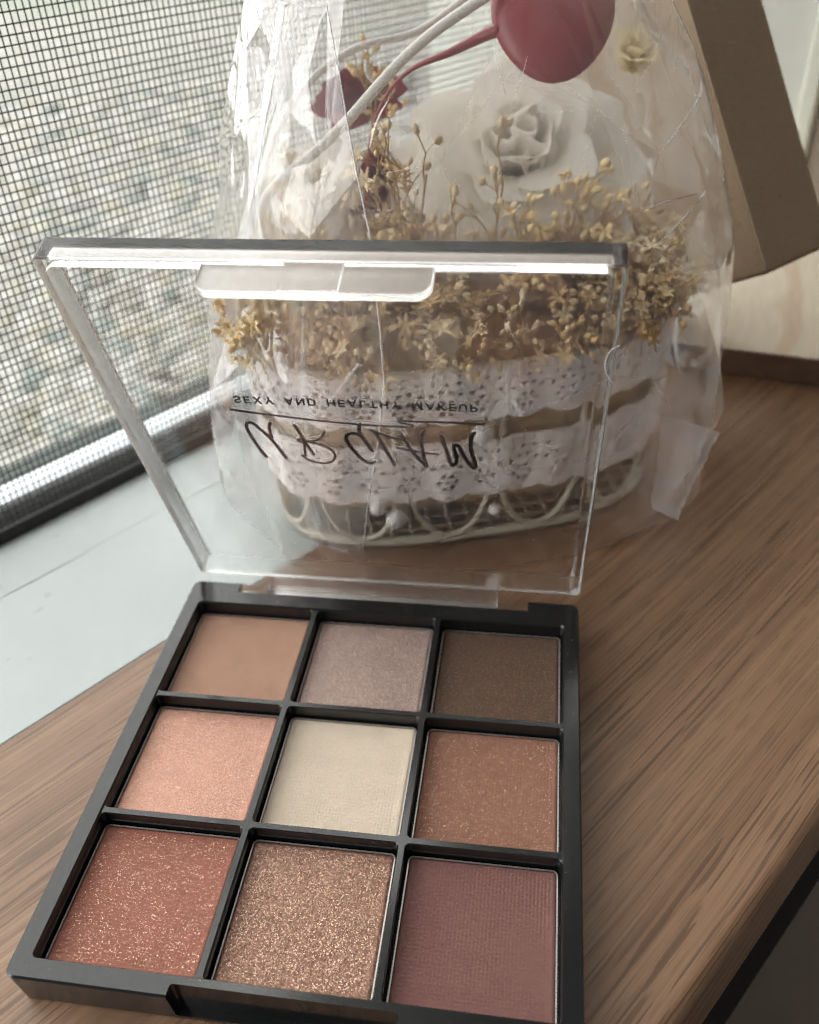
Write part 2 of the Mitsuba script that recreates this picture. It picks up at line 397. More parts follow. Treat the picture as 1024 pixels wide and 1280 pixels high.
# dark bin far below the desk edge at the lower right
def bin_mesh():
    a = rrect(-95, 95, -95, 95, 26); b_ = rrect(-120, 120, -120, 120, 34)
    o_ = hull2([(a, 0), (b_, 300)]); i_ = hull2([(a * .95, 8), (b_ * .955, 301)])
    rim = hull2([(b_ * 1.03, 292), (b_ * 1.03, 303)]) - hull2([(b_ * .955, 290), (b_ * .955, 304)])
    return o_ - i_, rim
bo, br = bin_mesh()
bc = np.array([330, -70, -699.0])
kbin = uniq('waste_bin')
add(kbin + '__body', frame_map(bo, bc, D, O, Z), 'bin_black_and_shade', smooth=30)
add(kbin + '__rim', frame_map(br, bc, D, O, Z), 'bin_black_and_shade', smooth=30)
lab(kbin, 'black bin on the dim floor at the lower right corner', 'bin')

# pine board, behind at the right; shade on its front edge is painted brown
PB = np.array([.9776, -.2105, 0]); PN = np.array([.2105, .9776, 0])
kp = uniq('pine_board')
p0 = np.array([123.9, 193.75, 0])
add(kp + '__panel', frame_map(rbox(-26, 130, .9, 200, DESK + .05, .35, .35), p0, PB, PN, Z), 'pine')
add(kp + '__shaded_edge', frame_map(rbox(-26, 130, 0, .88, DESK + .05, .30, .2), p0, PB, PN, Z), 'board_edge_shade')
lab(kp, 'pale pine board lying on the desk, its front edge painted brown for shade', 'board')
lab(kp + '__shaded_edge', 'front edge of the pine board with its shade painted brown')

# kraft cardboard box leaning behind the bag
bc = np.array([123.32, 166.69, 35.0])
e1 = np.array([-.38, .35, .86]); e2 = np.array([.74, .67, .05]); e3 = np.array([-.56, .65, -.51])
e1 /= np.linalg.norm(e1); e2 -= e1 * (e1 @ e2); e2 /= np.linalg.norm(e2); e3 = np.cross(e1, e2) * np.sign(np.cross(e1, e2) @ e3)
LB, WB_, HBx = 66.0, 24.5, 150.0
kc = uniq('cardboard_box')
body = rbox(0, WB_, 0, LB, 0, HBx, .55)
add(kc + '__body', frame_map(unmf(body.refine_to_length(6)), bc, e2, e3, e1), 'kraft', smooth=50)
# tuck flap lines and a worn corner: thin flap plates a little proud of the body
add(kc + '__end_flap', frame_map(rbox(.8, WB_ - .8, .8, LB - .8, -.45, -.02, .15), bc, e2, e3, e1), 'kraft', smooth=50)
add(kc + '__side_seam', frame_map(rbox(.05, .5, -.10, .35, 1.5, HBx - 1, .05), bc, e2, e3, e1), 'kraft_core', smooth=50)
lab(kc, 'plain brown kraft cardboard box leaning behind the flowers', 'cardboard box')

# ------------------------------------------------------------------ eyeshadow palette
PWD, PDP = 80.0, 82.73
kpal = uniq('eyeshadow_palette')
top = rrect(0, PWD, 0, PDP, 1.6); mid = top
c_ = np.array([PWD / 2, PDP / 2])
def inset(p, k):
    return np.array(Polygon(p).buffer(-k, join_style=1, quad_segs=4).exterior.coords)[:-1]
base_b = hull2([(inset(top, .30), 0), (top, -.30), (inset(top, .55), -HB + .45), (inset(top, 1.0), -HB + .02)])
x0, x1, y0, y1 = 3.0, 77.0, 3.14, 76.44
TH = 1.15
cw = (x1 - x0 - 2 * TH) / 3; ch = (y1 - y0 - 2 * TH) / 3
cuts = [hull2([(rrect(x0, x1, y0, y1, .7), -.28), (rrect(x0 - .22, x1 + .22, y0 - .22, y1 + .22, .9), .05)]),
        hull2([(rrect(x0, x1, y0, y1, .7), -.42), (rrect(x0, x1, y0, y1, .7), -.27)])]
cells = {}
for i in range(3):
    for j in range(3):
        a = x0 + i * (cw + TH); b = y1 - (j + 1) * ch - j * TH
        cells[(i, j)] = (a, a + cw, b, b + ch)
        cuts += [hull2([(rrect(a, a + cw, b, b + ch, .7), -5.2), (rrect(a, a + cw, b, b + ch, .7), -.55)]),
                 hull2([(rrect(a, a + cw, b, b + ch, .7), -.56), (rrect(a - .12, a + cw + .12, b - .12, b + ch + .12, .8), -.41)])]
cuts.append(hull2([(rrect(23.9, 55.7, -2, 1.86, .5), -6.6), (rrect(23.9, 55.7, -2, 1.86, .5), .2)]))
cuts.append(bx(10.2, 70.0, 79.9, 84, -5.2, 1))
body = base_b
for c in cuts: body = body - c
add(kpal + '__base', body, 'black_plastic', smooth=28)
lab(kpal, 'open square eyeshadow palette with nine pans and a clear lid', 'eyeshadow palette')
lab(kpal + '__base', 'black plastic base with nine compartments')
names = [('powder_rose_beige', 'matte rose beige powder'), ('powder_taupe_shimmer', 'shimmering taupe powder'), ('powder_bronze_brown', 'dark brown shimmer powder'),
         ('powder_peach_shimmer', 'peach pink shimmer powder'), ('powder_cream', 'cream coloured satin powder'), ('powder_brick', 'brick brown powder with gold flecks'),
         ('powder_terracotta', 'terracotta red powder with gold glitter'), ('powder_bronze_base', 'dense rose gold glitter powder'), ('powder_mauve', 'matte mauve brown powder')]
def powder_mesh(a, b, c, d, zt, seed, WEAVE=.012):
    """pressed powder block: slightly dished top with softened edges"""
    n = 225
    xs = np.linspace(a, b, n); ys = np.linspace(c, d, n)
    X, Y = np.meshgrid(xs, ys, indexing='ij')
    ex = np.minimum(np.minimum(X - a, b - X), np.minimum(Y - c, d - Y))
    e = np.clip(ex / .55, 0, 1)
    H = zt - .40 * (1 - np.sqrt(1 - (1 - e) ** 2)) + .10 * np.clip(1 - ex / 1.6, 0, 1) + WEAVE * (np.sin(X * 2 * np.pi / .56) * .7 + np.sin(Y * 2 * np.pi / .60)) * np.clip(ex / 1.2, 0, 1) * (.3 + .9 * np.clip(meshkit.fbm(np.stack([X * .09, Y * .09, X * 0 + seed * 2], -1), 2) * 2 - .5, 0, 1)) + .035 * (meshkit.fbm(np.stack([X * .25, Y * .25, X * 0 + seed], -1), 3) - .5)
    V = np.stack([X, Y, H], -1).reshape(-1, 3)
    i, j = np.meshgrid(np.arange(n - 1), np.arange(n - 1), indexing='ij')
    q = np.stack([i * n + j, (i + 1) * n + j, (i + 1) * n + j + 1, i * n + j + 1], -1).reshape(-1, 4)
    return tm(V, np.vstack([q[:, [0, 1, 2]], q[:, [0, 2, 3]]]))
def flakes(a, b, c, d, zt, num, s0, s1, tilt, seed):
    g = np.random.default_rng(seed)
    P = np.stack([g.uniform(a + .5, b - .5, num), g.uniform(c + .5, d - .5, num), np.full(num, zt) + g.uniform(.0, .05, num)], -1)
    sz = g.uniform(s0, s1, num)
    nx, ny = g.normal(0, tilt, num), g.normal(0, tilt, num)
    N = np.stack([nx, ny, np.ones(num)], -1); N /= np.linalg.norm(N, axis=1, keepdims=True)
    th = g.uniform(0, 6.28, num)
    U = np.cross(N, np.stack([np.cos(th), np.sin(th), np.zeros(num)], -1)); U /= np.linalg.norm(U, axis=1, keepdims=True)
    V_ = np.cross(N, U)
    vs, fs = [], []
    k = 5
    for q in range(k):
        an = 2 * np.pi * q / k
        rr = sz * g.uniform(.75, 1.15, num)
        vs.append(P + (U * math.cos(an) + V_ * math.sin(an)) * rr[:, None])
    V = np.stack(vs, 1).reshape(-1, 3)
    b0 = np.arange(num)[:, None] * k
    F = np.concatenate([b0 + [[0, q, q + 1]] for q in range(1, k - 1)], 0)
    return tm(V, F)
idx = 0
for j in range(3):
    for i in range(3):
        a, b, c, d = cells[(i, j)]
        kpan = uniq(kpal + '__pan')
        g = .42
        a, b, c, d = a + g, b - g, c + g, d - g
        ring = hull2([(rrect(a, b, c, d, .9), -5.15), (rrect(a, b, c, d, .9), -2.95)]) - hull2([(rrect(a + .22, b - .22, c + .22, d - .22, .75), -4.6), (rrect(a + .22, b - .22, c + .22, d - .22, .75), -2.5)])
        add(kpan, ring, 'tin', smooth=30)
        mat, lb = names[idx]
        add(kpan + '__powder', powder_mesh(a + .24, b - .24, c + .24, d - .24, -3.02, idx * 3.3, {4: .036, 8: .036, 7: .008, 6: .022, 5: .022, 0: .020}.get(idx, .010)), mat, smooth=True)
        lab(kpan, f'pan of {lb}')
        lab(kpan + '__powder', lb)
        cfg = {1: [('glitter_rose', 2600, .035, .08, .34)], 2: [('glitter_bronze', 1300, .03, .06, .28)], 3: [('glitter_rose', 2600, .03, .07, .30)],
               5: [('glitter_gold', 2600, .04, .075, .38)], 6: [('glitter_gold', 4600, .04, .08, .40)], 7: [('glitter_gold', 4200, .035, .07, .42), ('glitter_bronze', 6000, .045, .095, .38)]}.get(idx, [])
        for q, (mt, num, s0, s1, tl) in enumerate(cfg):
            kk = uniq(kpan + '__glitter')
            add(kk, flakes(a + .2, b - .2, c + .2, d - .2, -3.0, num, s0, s1, tl, 100 + idx * 7 + q), mt)
            lab(kk, kind='stuff')
        idx += 1

# specks of loose powder on the black frame and on the dividers
gs = np.random.default_rng(31); sp = []
while len(sp) < 46:
    x, y = gs.uniform(.8, 79.2), gs.uniform(.8, 79)
    inside = [(a - .3 < x < b + .3 and c - .3 < y < d + .3) for a, b, c, d in cells.values()]
    if any(inside) or (23 < x < 56.5 and y < 2.6): continue
    r_ = gs.choice([.04, .06, .09], p=[.5, .35, .15])
    z_ = 0 if (x < x0 - .3 or x > x1 + .3 or y < y0 - .3 or y > y1 + .3) else -.42
    q_ = sphere((x, y, z_ + r_ * .3), 1, 0); v_ = np.asarray(q_.vertices)
    sp.append(tm((v_ - [x, y, z_]) * [r_ * gs.uniform(.7, 1.5), r_, r_ * .6] + [x, y, z_], q_.faces))
add(kpal + '__powder_specks', cat(sp), 'powder_peach_shimmer'); lab(kpal + '__powder_specks', kind='stuff')

# lid: clear acrylic tray, opened on the back hinge and leaning over the base
AL = 1.2520
LU = np.array([0, -math.cos(AL), math.sin(AL)]); LN = np.array([0, math.sin(AL), math.cos(AL)])
LO = np.array([0, 86.659, -1.417])
HL, TL, XL = 85.42, 4.77, -.41
def lidmap(m):
    return frame_map(m, LO, [1, 0, 0], LU, LN)
lo = rrect(XL, 80 - XL, 0, HL, 1.0)
wt = 1.75
outer = hull2([(inset(lo, .25), 0), (lo, .25), (lo, TL - .35), (inset(lo, .35), TL)])
inn = rrect(XL + wt, 80 - XL - wt, wt, HL - wt, .9)
inn2 = rrect(XL + wt - .28, 80 - XL - wt + .28, wt - .28, HL - wt + .28, 1.1)
lidm = outer - hull2([(inn2, -.1), (inn2, .10), (inn, .38), (inn, TL - 1.65), (inset(inn, .25), TL - 1.4)])
klid = kpal + '__lid'
lm_ = unmf(lidm); lv_ = np.asarray(lm_.vertices); lf_ = np.asarray(lm_.faces)
lc_ = lv_[lf_].mean(1); ln_ = np.cross(lv_[lf_[:, 1]] - lv_[lf_[:, 0]], lv_[lf_[:, 2]] - lv_[lf_[:, 0]]); ln_ /= np.linalg.norm(ln_, axis=1, keepdims=True) + 1e-12
edge_ = (np.abs(ln_[:, 2]) < .8) & ((lc_[:, 0] < XL + .6) | (lc_[:, 0] > 80 - XL - .6) | (lc_[:, 1] < .6) | (lc_[:, 1] > HL - .6))
add(klid, lidmap(tm(lv_, lf_[~edge_])), 'acrylic')
add(klid + '__outer_edge', lidmap(tm(lv_, lf_[edge_])), 'acrylic_satin')
lab(klid, 'clear acrylic lid with black lettering, standing open')
# clasp tab at the lid's free edge
clo = np.array(unary_union([sbox(24.1, -3.4, 55.8, -.03), Polygon(rrect(24.1, 55.8, -5.5, -.6, 2.4, 8))]).buffer(0).exterior.coords)[:-1]
def ext_un(poly, u0, u1, ch=.2):
    """outline in (x, n), thickness along u, edges chamfered"""
    P_ = Polygon(poly)
    a_ = np.array(P_.exterior.coords)[:-1]; b_ = np.array(P_.buffer(-ch).exterior.coords)[:-1]
    return hull2([(b_, u0), (a_, u0 + ch), (a_, u1 - ch), (b_, u1)])
def un_map(m):
    return frame_map(m, LO, [1, 0, 0], LN, LU)
tab = ext_un(clo, HL - 1.75, HL - .45)
tab = tab + ext_un(np.array([(35.7, -5.6), (43.9, -5.6), (43.9, -.03), (35.7, -.03)]), HL - 1.75, HL - .05, .15)
add(klid + '__clasp', un_map(unmf(tab)), 'acrylic_satin')
lab(klid + '__clasp', 'clear clasp tab at the upper edge of the lid')
# hinge strip: clear bar between lid and base with two barrels
hp = [(80.3, -2.6), (80.3, -.7), (81.2, .15), (84.3, .15), (86.35, -1.0), (86.55, -1.35), (86.45, -2.6), (84.5, -3.2)]
he = trimesh.creation.extrude_polygon(Polygon(hp), 47.2, engine='earcut')
add(klid + '__hinge_strip', frame_map(he, [16.6, 0, 0], [0, 1, 0], [0, 0, 1], [1, 0, 0]), 'acrylic_satin')
for a in (10.6, 64.0):
    cyl = trimesh.creation.cylinder(radius=1.25, height=5.8, sections=24)
    add(uniq(klid + '__hinge_barrel'), frame_map(cyl, [a + 2.9, 81.4, -.85], [0, 1, 0], [0, 0, 1], [1, 0, 0]), 'acrylic', smooth=40)

# lettering printed on the outside of the lid (reads upside down from inside)
ST = {
 'U': [[(21.59, 36.94), (21.03, 38.55), (20.45, 41.14), (19.94, 43.86), (19.92, 45.58), (20.44, 46.44), (21.17, 46.34), (22.11, 44.95), (23.3, 42.89), (24.12, 40.77), (24.79, 38.39), (25.28, 36.69)],
       [(24.38, 46.41), (24.06, 45.63), (23.86, 44.28), (23.86, 42.54)]],
 'R': [[(28.65, 46.16), (29.15, 44.22), (29.61, 41.91), (30.14, 39.96), (30.67, 38.17)],
       [(28.45, 37.82), (29.05, 36.83), (30.47, 35.97), (32.25, 35.68), (33.8, 36.45), (34.54, 37.82), (34.28, 39.43), (32.96, 40.74), (31.43, 41.44), (29.95, 41.74), (28.8, 41.66), (28.48, 42.04), (29.02, 42.46), (29.39, 42.1), (30.23, 41.87), (31.57, 42.23), (32.85, 43.09), (33.58, 44.48)],
       [(29.39, 41.7), (29.39, 40.31), (29.0, 37.65)]],
 'G': [[(40.23, 47.0), (39.88, 45.37), (40.19, 43.78), (40.85, 41.78), (41.47, 39.94)],
       [(40.29, 43.58), (39.37, 44.45), (38.06, 44.46), (37.33, 43.4), (37.52, 41.56), (38.4, 39.31), (39.47, 37.24), (40.71, 36.32), (41.57, 36.73)]],
 'L': [[(48.1, 43.86), (46.79, 43.58), (45.27, 43.89), (43.55, 44.71), (41.8, 45.64)], [(42.68, 45.06), (43.5, 41.95), (44.27, 39.28), (45.09, 36.11)]],
 'A': [[(51.01, 45.71), (50.49, 44.21), (50.47, 41.16), (50.65, 38.23), (50.9, 36.09), (50.06, 37.33), (48.8, 39.8), (47.85, 42.43), (47.2, 44.69)], [(46.08, 41.08), (48.34, 40.52), (50.65, 40.0), (53.24, 39.68)]],
 'M': [[(53.96, 44.71), (54.41, 42.24), (54.91, 39.37), (55.58, 36.77), (56.13, 37.33), (56.18, 40.29), (56.08, 42.34), (56.6, 42.46), (57.42, 40.37), (58.37, 37.7), (59.37, 36.05), (59.54, 37.57), (59.02, 40.48), (58.9, 42.93), (59.13, 44.75), (59.56, 45.84)]],
}
RULE = [(18.13, 49.76), (21.71, 49.15), (26.52, 48.5), (31.32, 47.84), (36.14, 47.34), (40.96, 46.99), (45.06, 46.85), (47.6, 46.81), (49.12, 46.9), (49.36, 47.26), (48.67, 47.53), (47.69, 47.78), (47.01, 48.13), (47.24, 48.41), (48.49, 48.37), (52.74, 48.42), (57.7, 48.35), (61.26, 48.29)]
def stroke(pts, w0, w1=None):
    w1 = (w1 or w0) * 1.5; w0 = w0 * 1.5
    from shapely.geometry import LineString
    p = spline([(a, b, 0) for a, b in pts], 12 * len(pts))[:, :2]
    n = len(p); parts = []
    for i in range(n - 1):
        k = i / (n - 1); w = w0 + (w1 - w0) * math.sin(k * math.pi * 1.0) * .9
        parts.append(LineString(p[i:i + 2]).buffer(w / 2, quad_segs=4))
    return unary_union(parts).simplify(.01)
heavy = {('U', 0): (.46, .40), ('U', 1): (.46, .36), ('R', 0): (.40, .40), ('R', 1): (.30, .30), ('R', 2): (.30, .36), ('G', 0): (.48, .44), ('G', 1): (.42, .46), ('L', 0): (.34, .3), ('L', 1): (.40, .46), ('A', 0): (.42, .44), ('A', 1): (.26, .30), ('M', 0): (.50, .46)}
script = [stroke(s, *heavy[(k, i)]) for k, L in ST.items() for i, s in enumerate(L)]
add(klid + '__script_lettering', lidmap(ext(unary_union(script), TL + .32, TL + .42)), 'ink')
lab(klid + '__script_lettering', 'black handwritten style lettering U R GLAM')
add(klid + '__rule_line', lidmap(ext(stroke(RULE, .30, .22), TL + .32, TL + .42)), 'ink')
txt, xp = [], 19.35
words = 'SEXY AND HEALTHY MAKEUP'
glyphs = []
for chx in words:
    if chx == ' ': glyphs.append((None, .95)); continue
    g = meshkit.text_mesh(chx, 1.62, .10, bold=True); lo_, hi_ = g.bounds[0][0], g.bounds[1][0]
    g.apply_translation([-lo_, 0, 0]); glyphs.append((g, hi_ - lo_))
gap = (60.3 - 19.35 - sum(w for _, w in glyphs)) / (len(glyphs) - 1)
for g, w in glyphs:
    if g is not None:
        v = np.asarray(g.vertices).copy()
        k = (xp - 19.35) / 41
        txt.append(tm(np.c_[v[:, 0] + xp, (53.2 - .20 * k) - v[:, 1], v[:, 2] + TL + .32], g.faces[:, ::-1]))
    xp += w + gap
add(klid + '__small_lettering', lidmap(cat(txt)), 'ink')
lab(klid + '__small_lettering', 'small black capitals SEXY AND HEALTHY MAKEUP')

# ------------------------------------------------------------------ flower basket
BC = np.array([51.0, 137.2]); BA, BB, BPH, SN, FLARE = 44.6, 25.8, .303, 2.83, 2.0
cph, sph = math.cos(BPH), math.sin(BPH)
def sup(th, a, b, n=2.83):
    c, s = math.cos(th), math.sin(th)
    x = a * np.sign(c) * abs(c) ** (2 / n); y = b * np.sign(s) * abs(s) ** (2 / n)
    return np.array([x * cph - y * sph, x * sph + y * cph])
# equal arc-length parameter of the ring
_th = np.linspace(0, 2 * np.pi, 2001)
_pp = np.array([sup(t, BA, BB) for t in _th]); _ss = np.r_[0, np.cumsum(np.linalg.norm(np.diff(_pp, axis=0), axis=1))]
PER = _ss[-1]
ZB0, ZB1 = -5.73, 38.3
def bpt(s, z, off=0.0):
    """point on the flaring basket wall: s mm round the bottom ring, height z, off outwards"""
    th = np.interp(s % PER, _ss, _th); k = (z - ZB0) / (ZB1 - ZB0)
    fl = FLARE * k ** 1.2 if k > 0 else 0
    xy = BC + sup(th, BA + fl + off, BB + fl + off)
    return np.array([xy[0], xy[1], z])
kbas = uniq('flower_basket')
lab(kbas, 'cream wire basket with white lace trim inside the clear bag', 'basket')
SS = np.linspace(0, PER, 121)[:-1]
add(kbas + '__bottom_ring', tube([bpt(s, ZB0) for s in SS], 1.15, 8, closed=True), 'cream_wire', smooth=True)
add(kbas + '__top_ring', tube([bpt(s, ZB1) for s in SS], .9, 8, closed=True), 'cream_wire', smooth=True)
NS = 12
seg = PER / NS
for i in range(NS):
    s0 = (i + .15) * seg
    pts = []
    for a in np.linspace(0, math.pi, 17):
        pts.append(bpt(s0 + seg * .47 - seg * .44 * math.cos(a), 13 - 17.6 * math.sin(a) ** .85, .7))
    pts = [bpt(s0 + seg * .03, 39, .3)] + [bpt(s0 + seg * .03, z, .6) for z in (32, 25, 19)] + pts + [bpt(s0 + seg * .91, z, .6) for z in (19, 25, 32)] + [bpt(s0 + seg * .91, 39, .3)]
    add(uniq(kbas + '__scroll_wire'), tube(spline(pts, 60), .72, 7), 'cream_wire', smooth=True)
grid = []
for k in np.linspace(-.85, .85, 12):
    y_ = k * BB; xm = BA * (1 - abs(k) ** 2.6) ** (1 / 2.6)
    grid.append(tube([np.r_[BC + np.array([x * cph - y_ * sph, x * sph + y_ * cph]), -5.4] for x in (-xm, 0, xm)], .38, 5))
for k in np.linspace(-.88, .88, 18):
    x_ = k * BA; ym = BB * (1 - abs(k) ** 2.6) ** (1 / 2.6)
    grid.append(tube([np.r_[BC + np.array([x_ * cph - y * sph, x_ * sph + y * cph]), -4.9] for y in (-ym, 0, ym)], .38, 5))
add(kbas + '__base_grid', cat(grid), 'cream_wire', smooth=True); lab(kbas + '__base_grid', kind='stuff')
for s in (PER * .08, PER * .42, PER * .58, PER * .92):
    q = bpt(s, ZB0); add(uniq(kbas + '__foot'), sphere([q[0], q[1], -6.75], .97, 2), 'cream_wire', smooth=True)
# burlap lining with a domed foam top
def loft(rows, close_top=None, n=120):
    V = np.vstack([np.array([f(s) for s in np.linspace(0, PER, n + 1)[:-1]]) for f in rows]); F = []
    for r_ in range(len(rows) - 1):
        for k in range(n):
            a, b, c, d = r_ * n + k, r_ * n + (k + 1) % n, (r_ + 1) * n + (k + 1) % n, (r_ + 1) * n + k
            F += [(a, b, c), (a, c, d)]
    return tm(V, F)
lin = loft([lambda s: bpt(s, 1.5, -20), lambda s: bpt(s, 1.2, -8), lambda s: bpt(s, 1.6, -2.6), lambda s: bpt(s, 3.5, -1.7), lambda s: bpt(s, 12, -1.5), lambda s: bpt(s, 22, -1.5), lambda s: bpt(s, 30, -1.5), lambda s: bpt(s, 36, -1.6)])
add(kbas + '__lining', lin, 'burlap', smooth=True)
lab(kbas + '__lining', 'tan woven lining seen between the lace bands')
fm = loft([lambda s: bpt(s, 36.1, -1.7), lambda s: bpt(s, 39, -2.6), lambda s: bpt(s, 44, -5), lambda s: bpt(s, 49, -9), lambda s: bpt(s, 52, -15), lambda s: bpt(s, 53, -24.5)], n=240)
fv_ = np.asarray(fm.vertices); fm = tm(fv_, fm.faces); fm = fm.subdivide().subdivide()
q_ = np.asarray(fm.vertices); fm.vertices = q_ + (np.clip((q_[:, 2:] - 36) / 4, 0, 1)) * 3.2 * (meshkit.fbm(q_ * .28, 4)[:, None] - .5) * np.array([.6, .8, 1.6])
add(kbas + '__moss_filler', fm, 'moss', smooth=True)
lab(kbas + '__moss_filler', 'amber brown dried moss heaped in the basket under the blossoms')
# lace bands: scalloped, pierced ribbons bent round the basket
def bpt_arr(s, z, off):
    th = np.interp(s % PER, _ss, _th); k = np.clip((z - ZB0) / (ZB1 - ZB0), 0, 1)
    a, b = BA + FLARE * k ** 1.2 + off, BB + FLARE * k ** 1.2 + off
    c, q = np.cos(th), np.sin(th)
    x = a * np.sign(c) * np.abs(c) ** (2 / SN); y = b * np.sign(q) * np.abs(q) ** (2 / SN)
    return np.stack([BC[0] + x * cph - y * sph, BC[1] + x * sph + y * cph, z], -1)
def lace_band(z0, z1, thick, seed, off):
    """pierced, scalloped ribbon, built repeat by repeat and bent round the basket"""
    g = np.random.default_rng(seed)
    h = z1 - z0; NR = 30; per = PER / NR
    out = []
    for i in range(NR):
        xs = np.linspace(0, per, 13)
        lo_ = [(x, -1.15 * abs(math.sin(math.pi * x / per)) + .4) for x in xs]
        hi_ = [(x, h - .4 + .7 * abs(math.sin(math.pi * x / per + .6))) for x in xs]
        P_ = Polygon(lo_ + hi_[::-1]).buffer(0)
        cx = per / 2; holes = []
        def hole(x, y, r_):
            holes.append(Point(x + g.normal(0, .08), y + g.normal(0, .08)).buffer(r_ * g.uniform(.85, 1.15), quad_segs=3))
        for a in range(6):
            hole(cx + 1.75 * math.cos(a * math.pi / 3), h * .30 + 1.75 * math.sin(a * math.pi / 3), .62)
        hole(cx, h * .30, .42); hole(cx, -.3, .45)
        for q in (-.36, -.12, .12, .36): hole(cx + q * per, h * .60 + .6 * math.cos(q * 9), .60)
        for q in (-.3, .0, .3): hole(cx + q * per, h * .78, .52)
        for q in (-.3, 0, .3): hole(cx + q * per, h * .93, .40)
        e = ext(P_.difference(unary_union(holes)), 0, thick)
        v = np.asarray(e.vertices); S_ = v[:, 0] + i * per
        w = off + v[:, 2] + .45 * np.sin(S_ * .55 + seed) + .6 * meshkit.noise(np.stack([S_ * .3, v[:, 1] * .4, S_ * 0 + seed], -1))
        out.append(tm(bpt_arr(S_, z0 + v[:, 1], w), e.faces))
    return cat(out)
for z0, z1, sd, lb in ((27.0, 38.8, 1, 'upper band of white crocheted lace'), (7.2, 21.5, 2, 'lower band of white crocheted lace')):
    k = uniq(kbas + '__lace_trim'); add(k, lace_band(z0, z1, .8, sd, .7), 'lace', smooth=False); lab(k, lb)
# wire handles looping over the flowers
h1 = spline([(24.5, 124, 40), (15.5, 114.5, 62), (17.6, 113.8, 70.5), (27.8, 116.8, 78.3), (38.4, 120, 87.7), (46.9, 122.6, 94.8), (56.5, 125.4, 100.3), (66, 129, 106), (74, 133, 114)], 70)
h2 = spline([(8, 131, 40), (7.6, 135.8, 55.5), (13.5, 137.5, 75), (23.4, 140.5, 86.4), (33, 143.4, 90.7), (42.2, 146.2, 92.2), (54, 148, 99), (66, 145, 107), (74, 139, 115)], 70)
add(kbas + '__handle', tube(h1, .98, 12), 'satin_white', smooth=True)
add(kbas + '__handle_001', tube(h2, .78, 12), 'satin_white', smooth=True)
curl = [(36 + (3.4 - .45 * a) * math.cos(a * 1.0 + 2.6), 141 + a * .2, 86.5 + (3.4 - .45 * a) * math.sin(a + 2.6)) for a in np.linspace(0, 6.6, 50)]
add(kbas + '__handle_scroll', tube(curl, .55, 8), 'satin_white', smooth=True)
for (s_, z, rr) in ((None, 2.5, 2.5), (None, 4.8, 1.9)):
    pass
def ring_s_at_x(x):
    c = [(abs(bpt(s, 5)[0] - x), s) for s in np.linspace(0, PER, 400) if bpt(s, 5)[1] < BC[1] + 10]
    return min(c)[1]
for x, z, rr in ((40.8, 4.0, 2.3), (37.2, 7.0, 1.7), (60.5, 3.4, 1.5), (57.5, 24.5, 2.2)):
    q = bpt(ring_s_at_x(x), z, 3.0 + rr * .4)
    add(uniq(kbas + '__pearl_bead'), sphere(q, rr, 3), 'pearl', smooth=True)

# ------------------------------------------------------------------ flowers
def petal(center, axis, ang, tilt, length, width, cup, curl, seed, n=11):
    """a cupped petal: root at the centre, leaning out from the axis by tilt"""
    g = np.random.default_rng(seed)
    axis = np.asarray(axis, float) / np.linalg.norm(axis)
    e = np.cross(axis, [0, 0, 1.0] if abs(axis[2]) < .9 else [1.0, 0, 0]); e /= np.linalg.norm(e); f_ = np.cross(axis, e)
    out = e * math.cos(ang) + f_ * math.sin(ang); side = np.cross(axis, out)
    V = []
    ph = g.uniform(0, 6.28)
    for i in range(n):
        v = i / (n - 1)
        a = tilt * v ** .8 + curl * max(0, v - .6) ** 1.5 * 3
        for j in range(n):
            u = -1 + 2 * j / (n - 1)
            wv = width * (math.sin(math.pi * min(v * .62 + .10, .5)) ** .9) * (1 - .35 * max(0, v - .72) / .28 * u * u)
            lean = length * v * (1 - .12 * u * u * v)
            p = axis * (lean * math.cos(a)) + out * (lean * math.sin(a) + 1.2 * v)
            p = p + side * (u * wv) - out * (cup * u * u * v ** .7) + out * (.35 * math.sin(u * 4 + ph + v * 3) * v + .05 * length * v * v * math.sin(u * 7 + ph * 2) * .8)
            V.append(np.asarray(center) + p)
    q = []
    for i in range(n - 1):
        for j in range(n - 1):
            a_ = i * n + j; q += [(a_, a_ + 1, a_ + n + 1), (a_, a_ + n + 1, a_ + n)]
    return tm(V, q)
def rose(name, label, cat_, center, axis, size, mat, layers, seed):
    k = uniq(name); g = np.random.default_rng(seed)
    for li, (num, tilt, ln, wd, cup, curl) in enumerate(layers):
        for q in range(num):
            ang = 2 * math.pi * (q + .5 * li) / num + g.normal(0, .12)
            add(uniq(k + '__petal'), petal(center, axis, ang, tilt + g.normal(0, .05), size * ln * (1 + g.normal(0, .04)), size * wd, size * cup, curl, seed * 100 + li * 20 + q), mat, smooth=True)
    lab(k, label, cat_)
    return k
big_l = [(3, .10, .92, .30, .30, .0), (4, .24, .96, .42, .34, .1), (5, .46, 1.0, .50, .32, .2), (6, .75, 1.06, .56, .28, .3), (7, 1.10, 1.12, .58, .22, .35)]
sml_l = [(3, .12, .9, .34, .3, 0), (5, .42, 1.0, .5, .3, .15), (6, .85, 1.05, .55, .22, .3)]
rose('white_rose', 'large white rose in the middle of the bouquet', 'rose', (62.5, 147, 60), (.03, -.60, .80), 25.0, 'petal_white', big_l, 3)
rose('red_rose', 'dark red dried rose at the back left of the bouquet', 'rose', (27, 162, 72), (.0, -.35, .93), 11.0, 'petal_red', sml_l, 5)
rose('red_rosebud', 'small dark red rosebud behind the full dried sprig', 'rosebud', (33, 146, 60), (-.1, -.5, .85), 9.0, 'petal_red', sml_l, 15)
rose('cream_rosebud', 'pale yellow rosebud behind the red ornament at the right', 'rosebud', (86, 169, 80), (.15, -.5, .85), 8.5, 'petal_cream', sml_l[:2], 6)
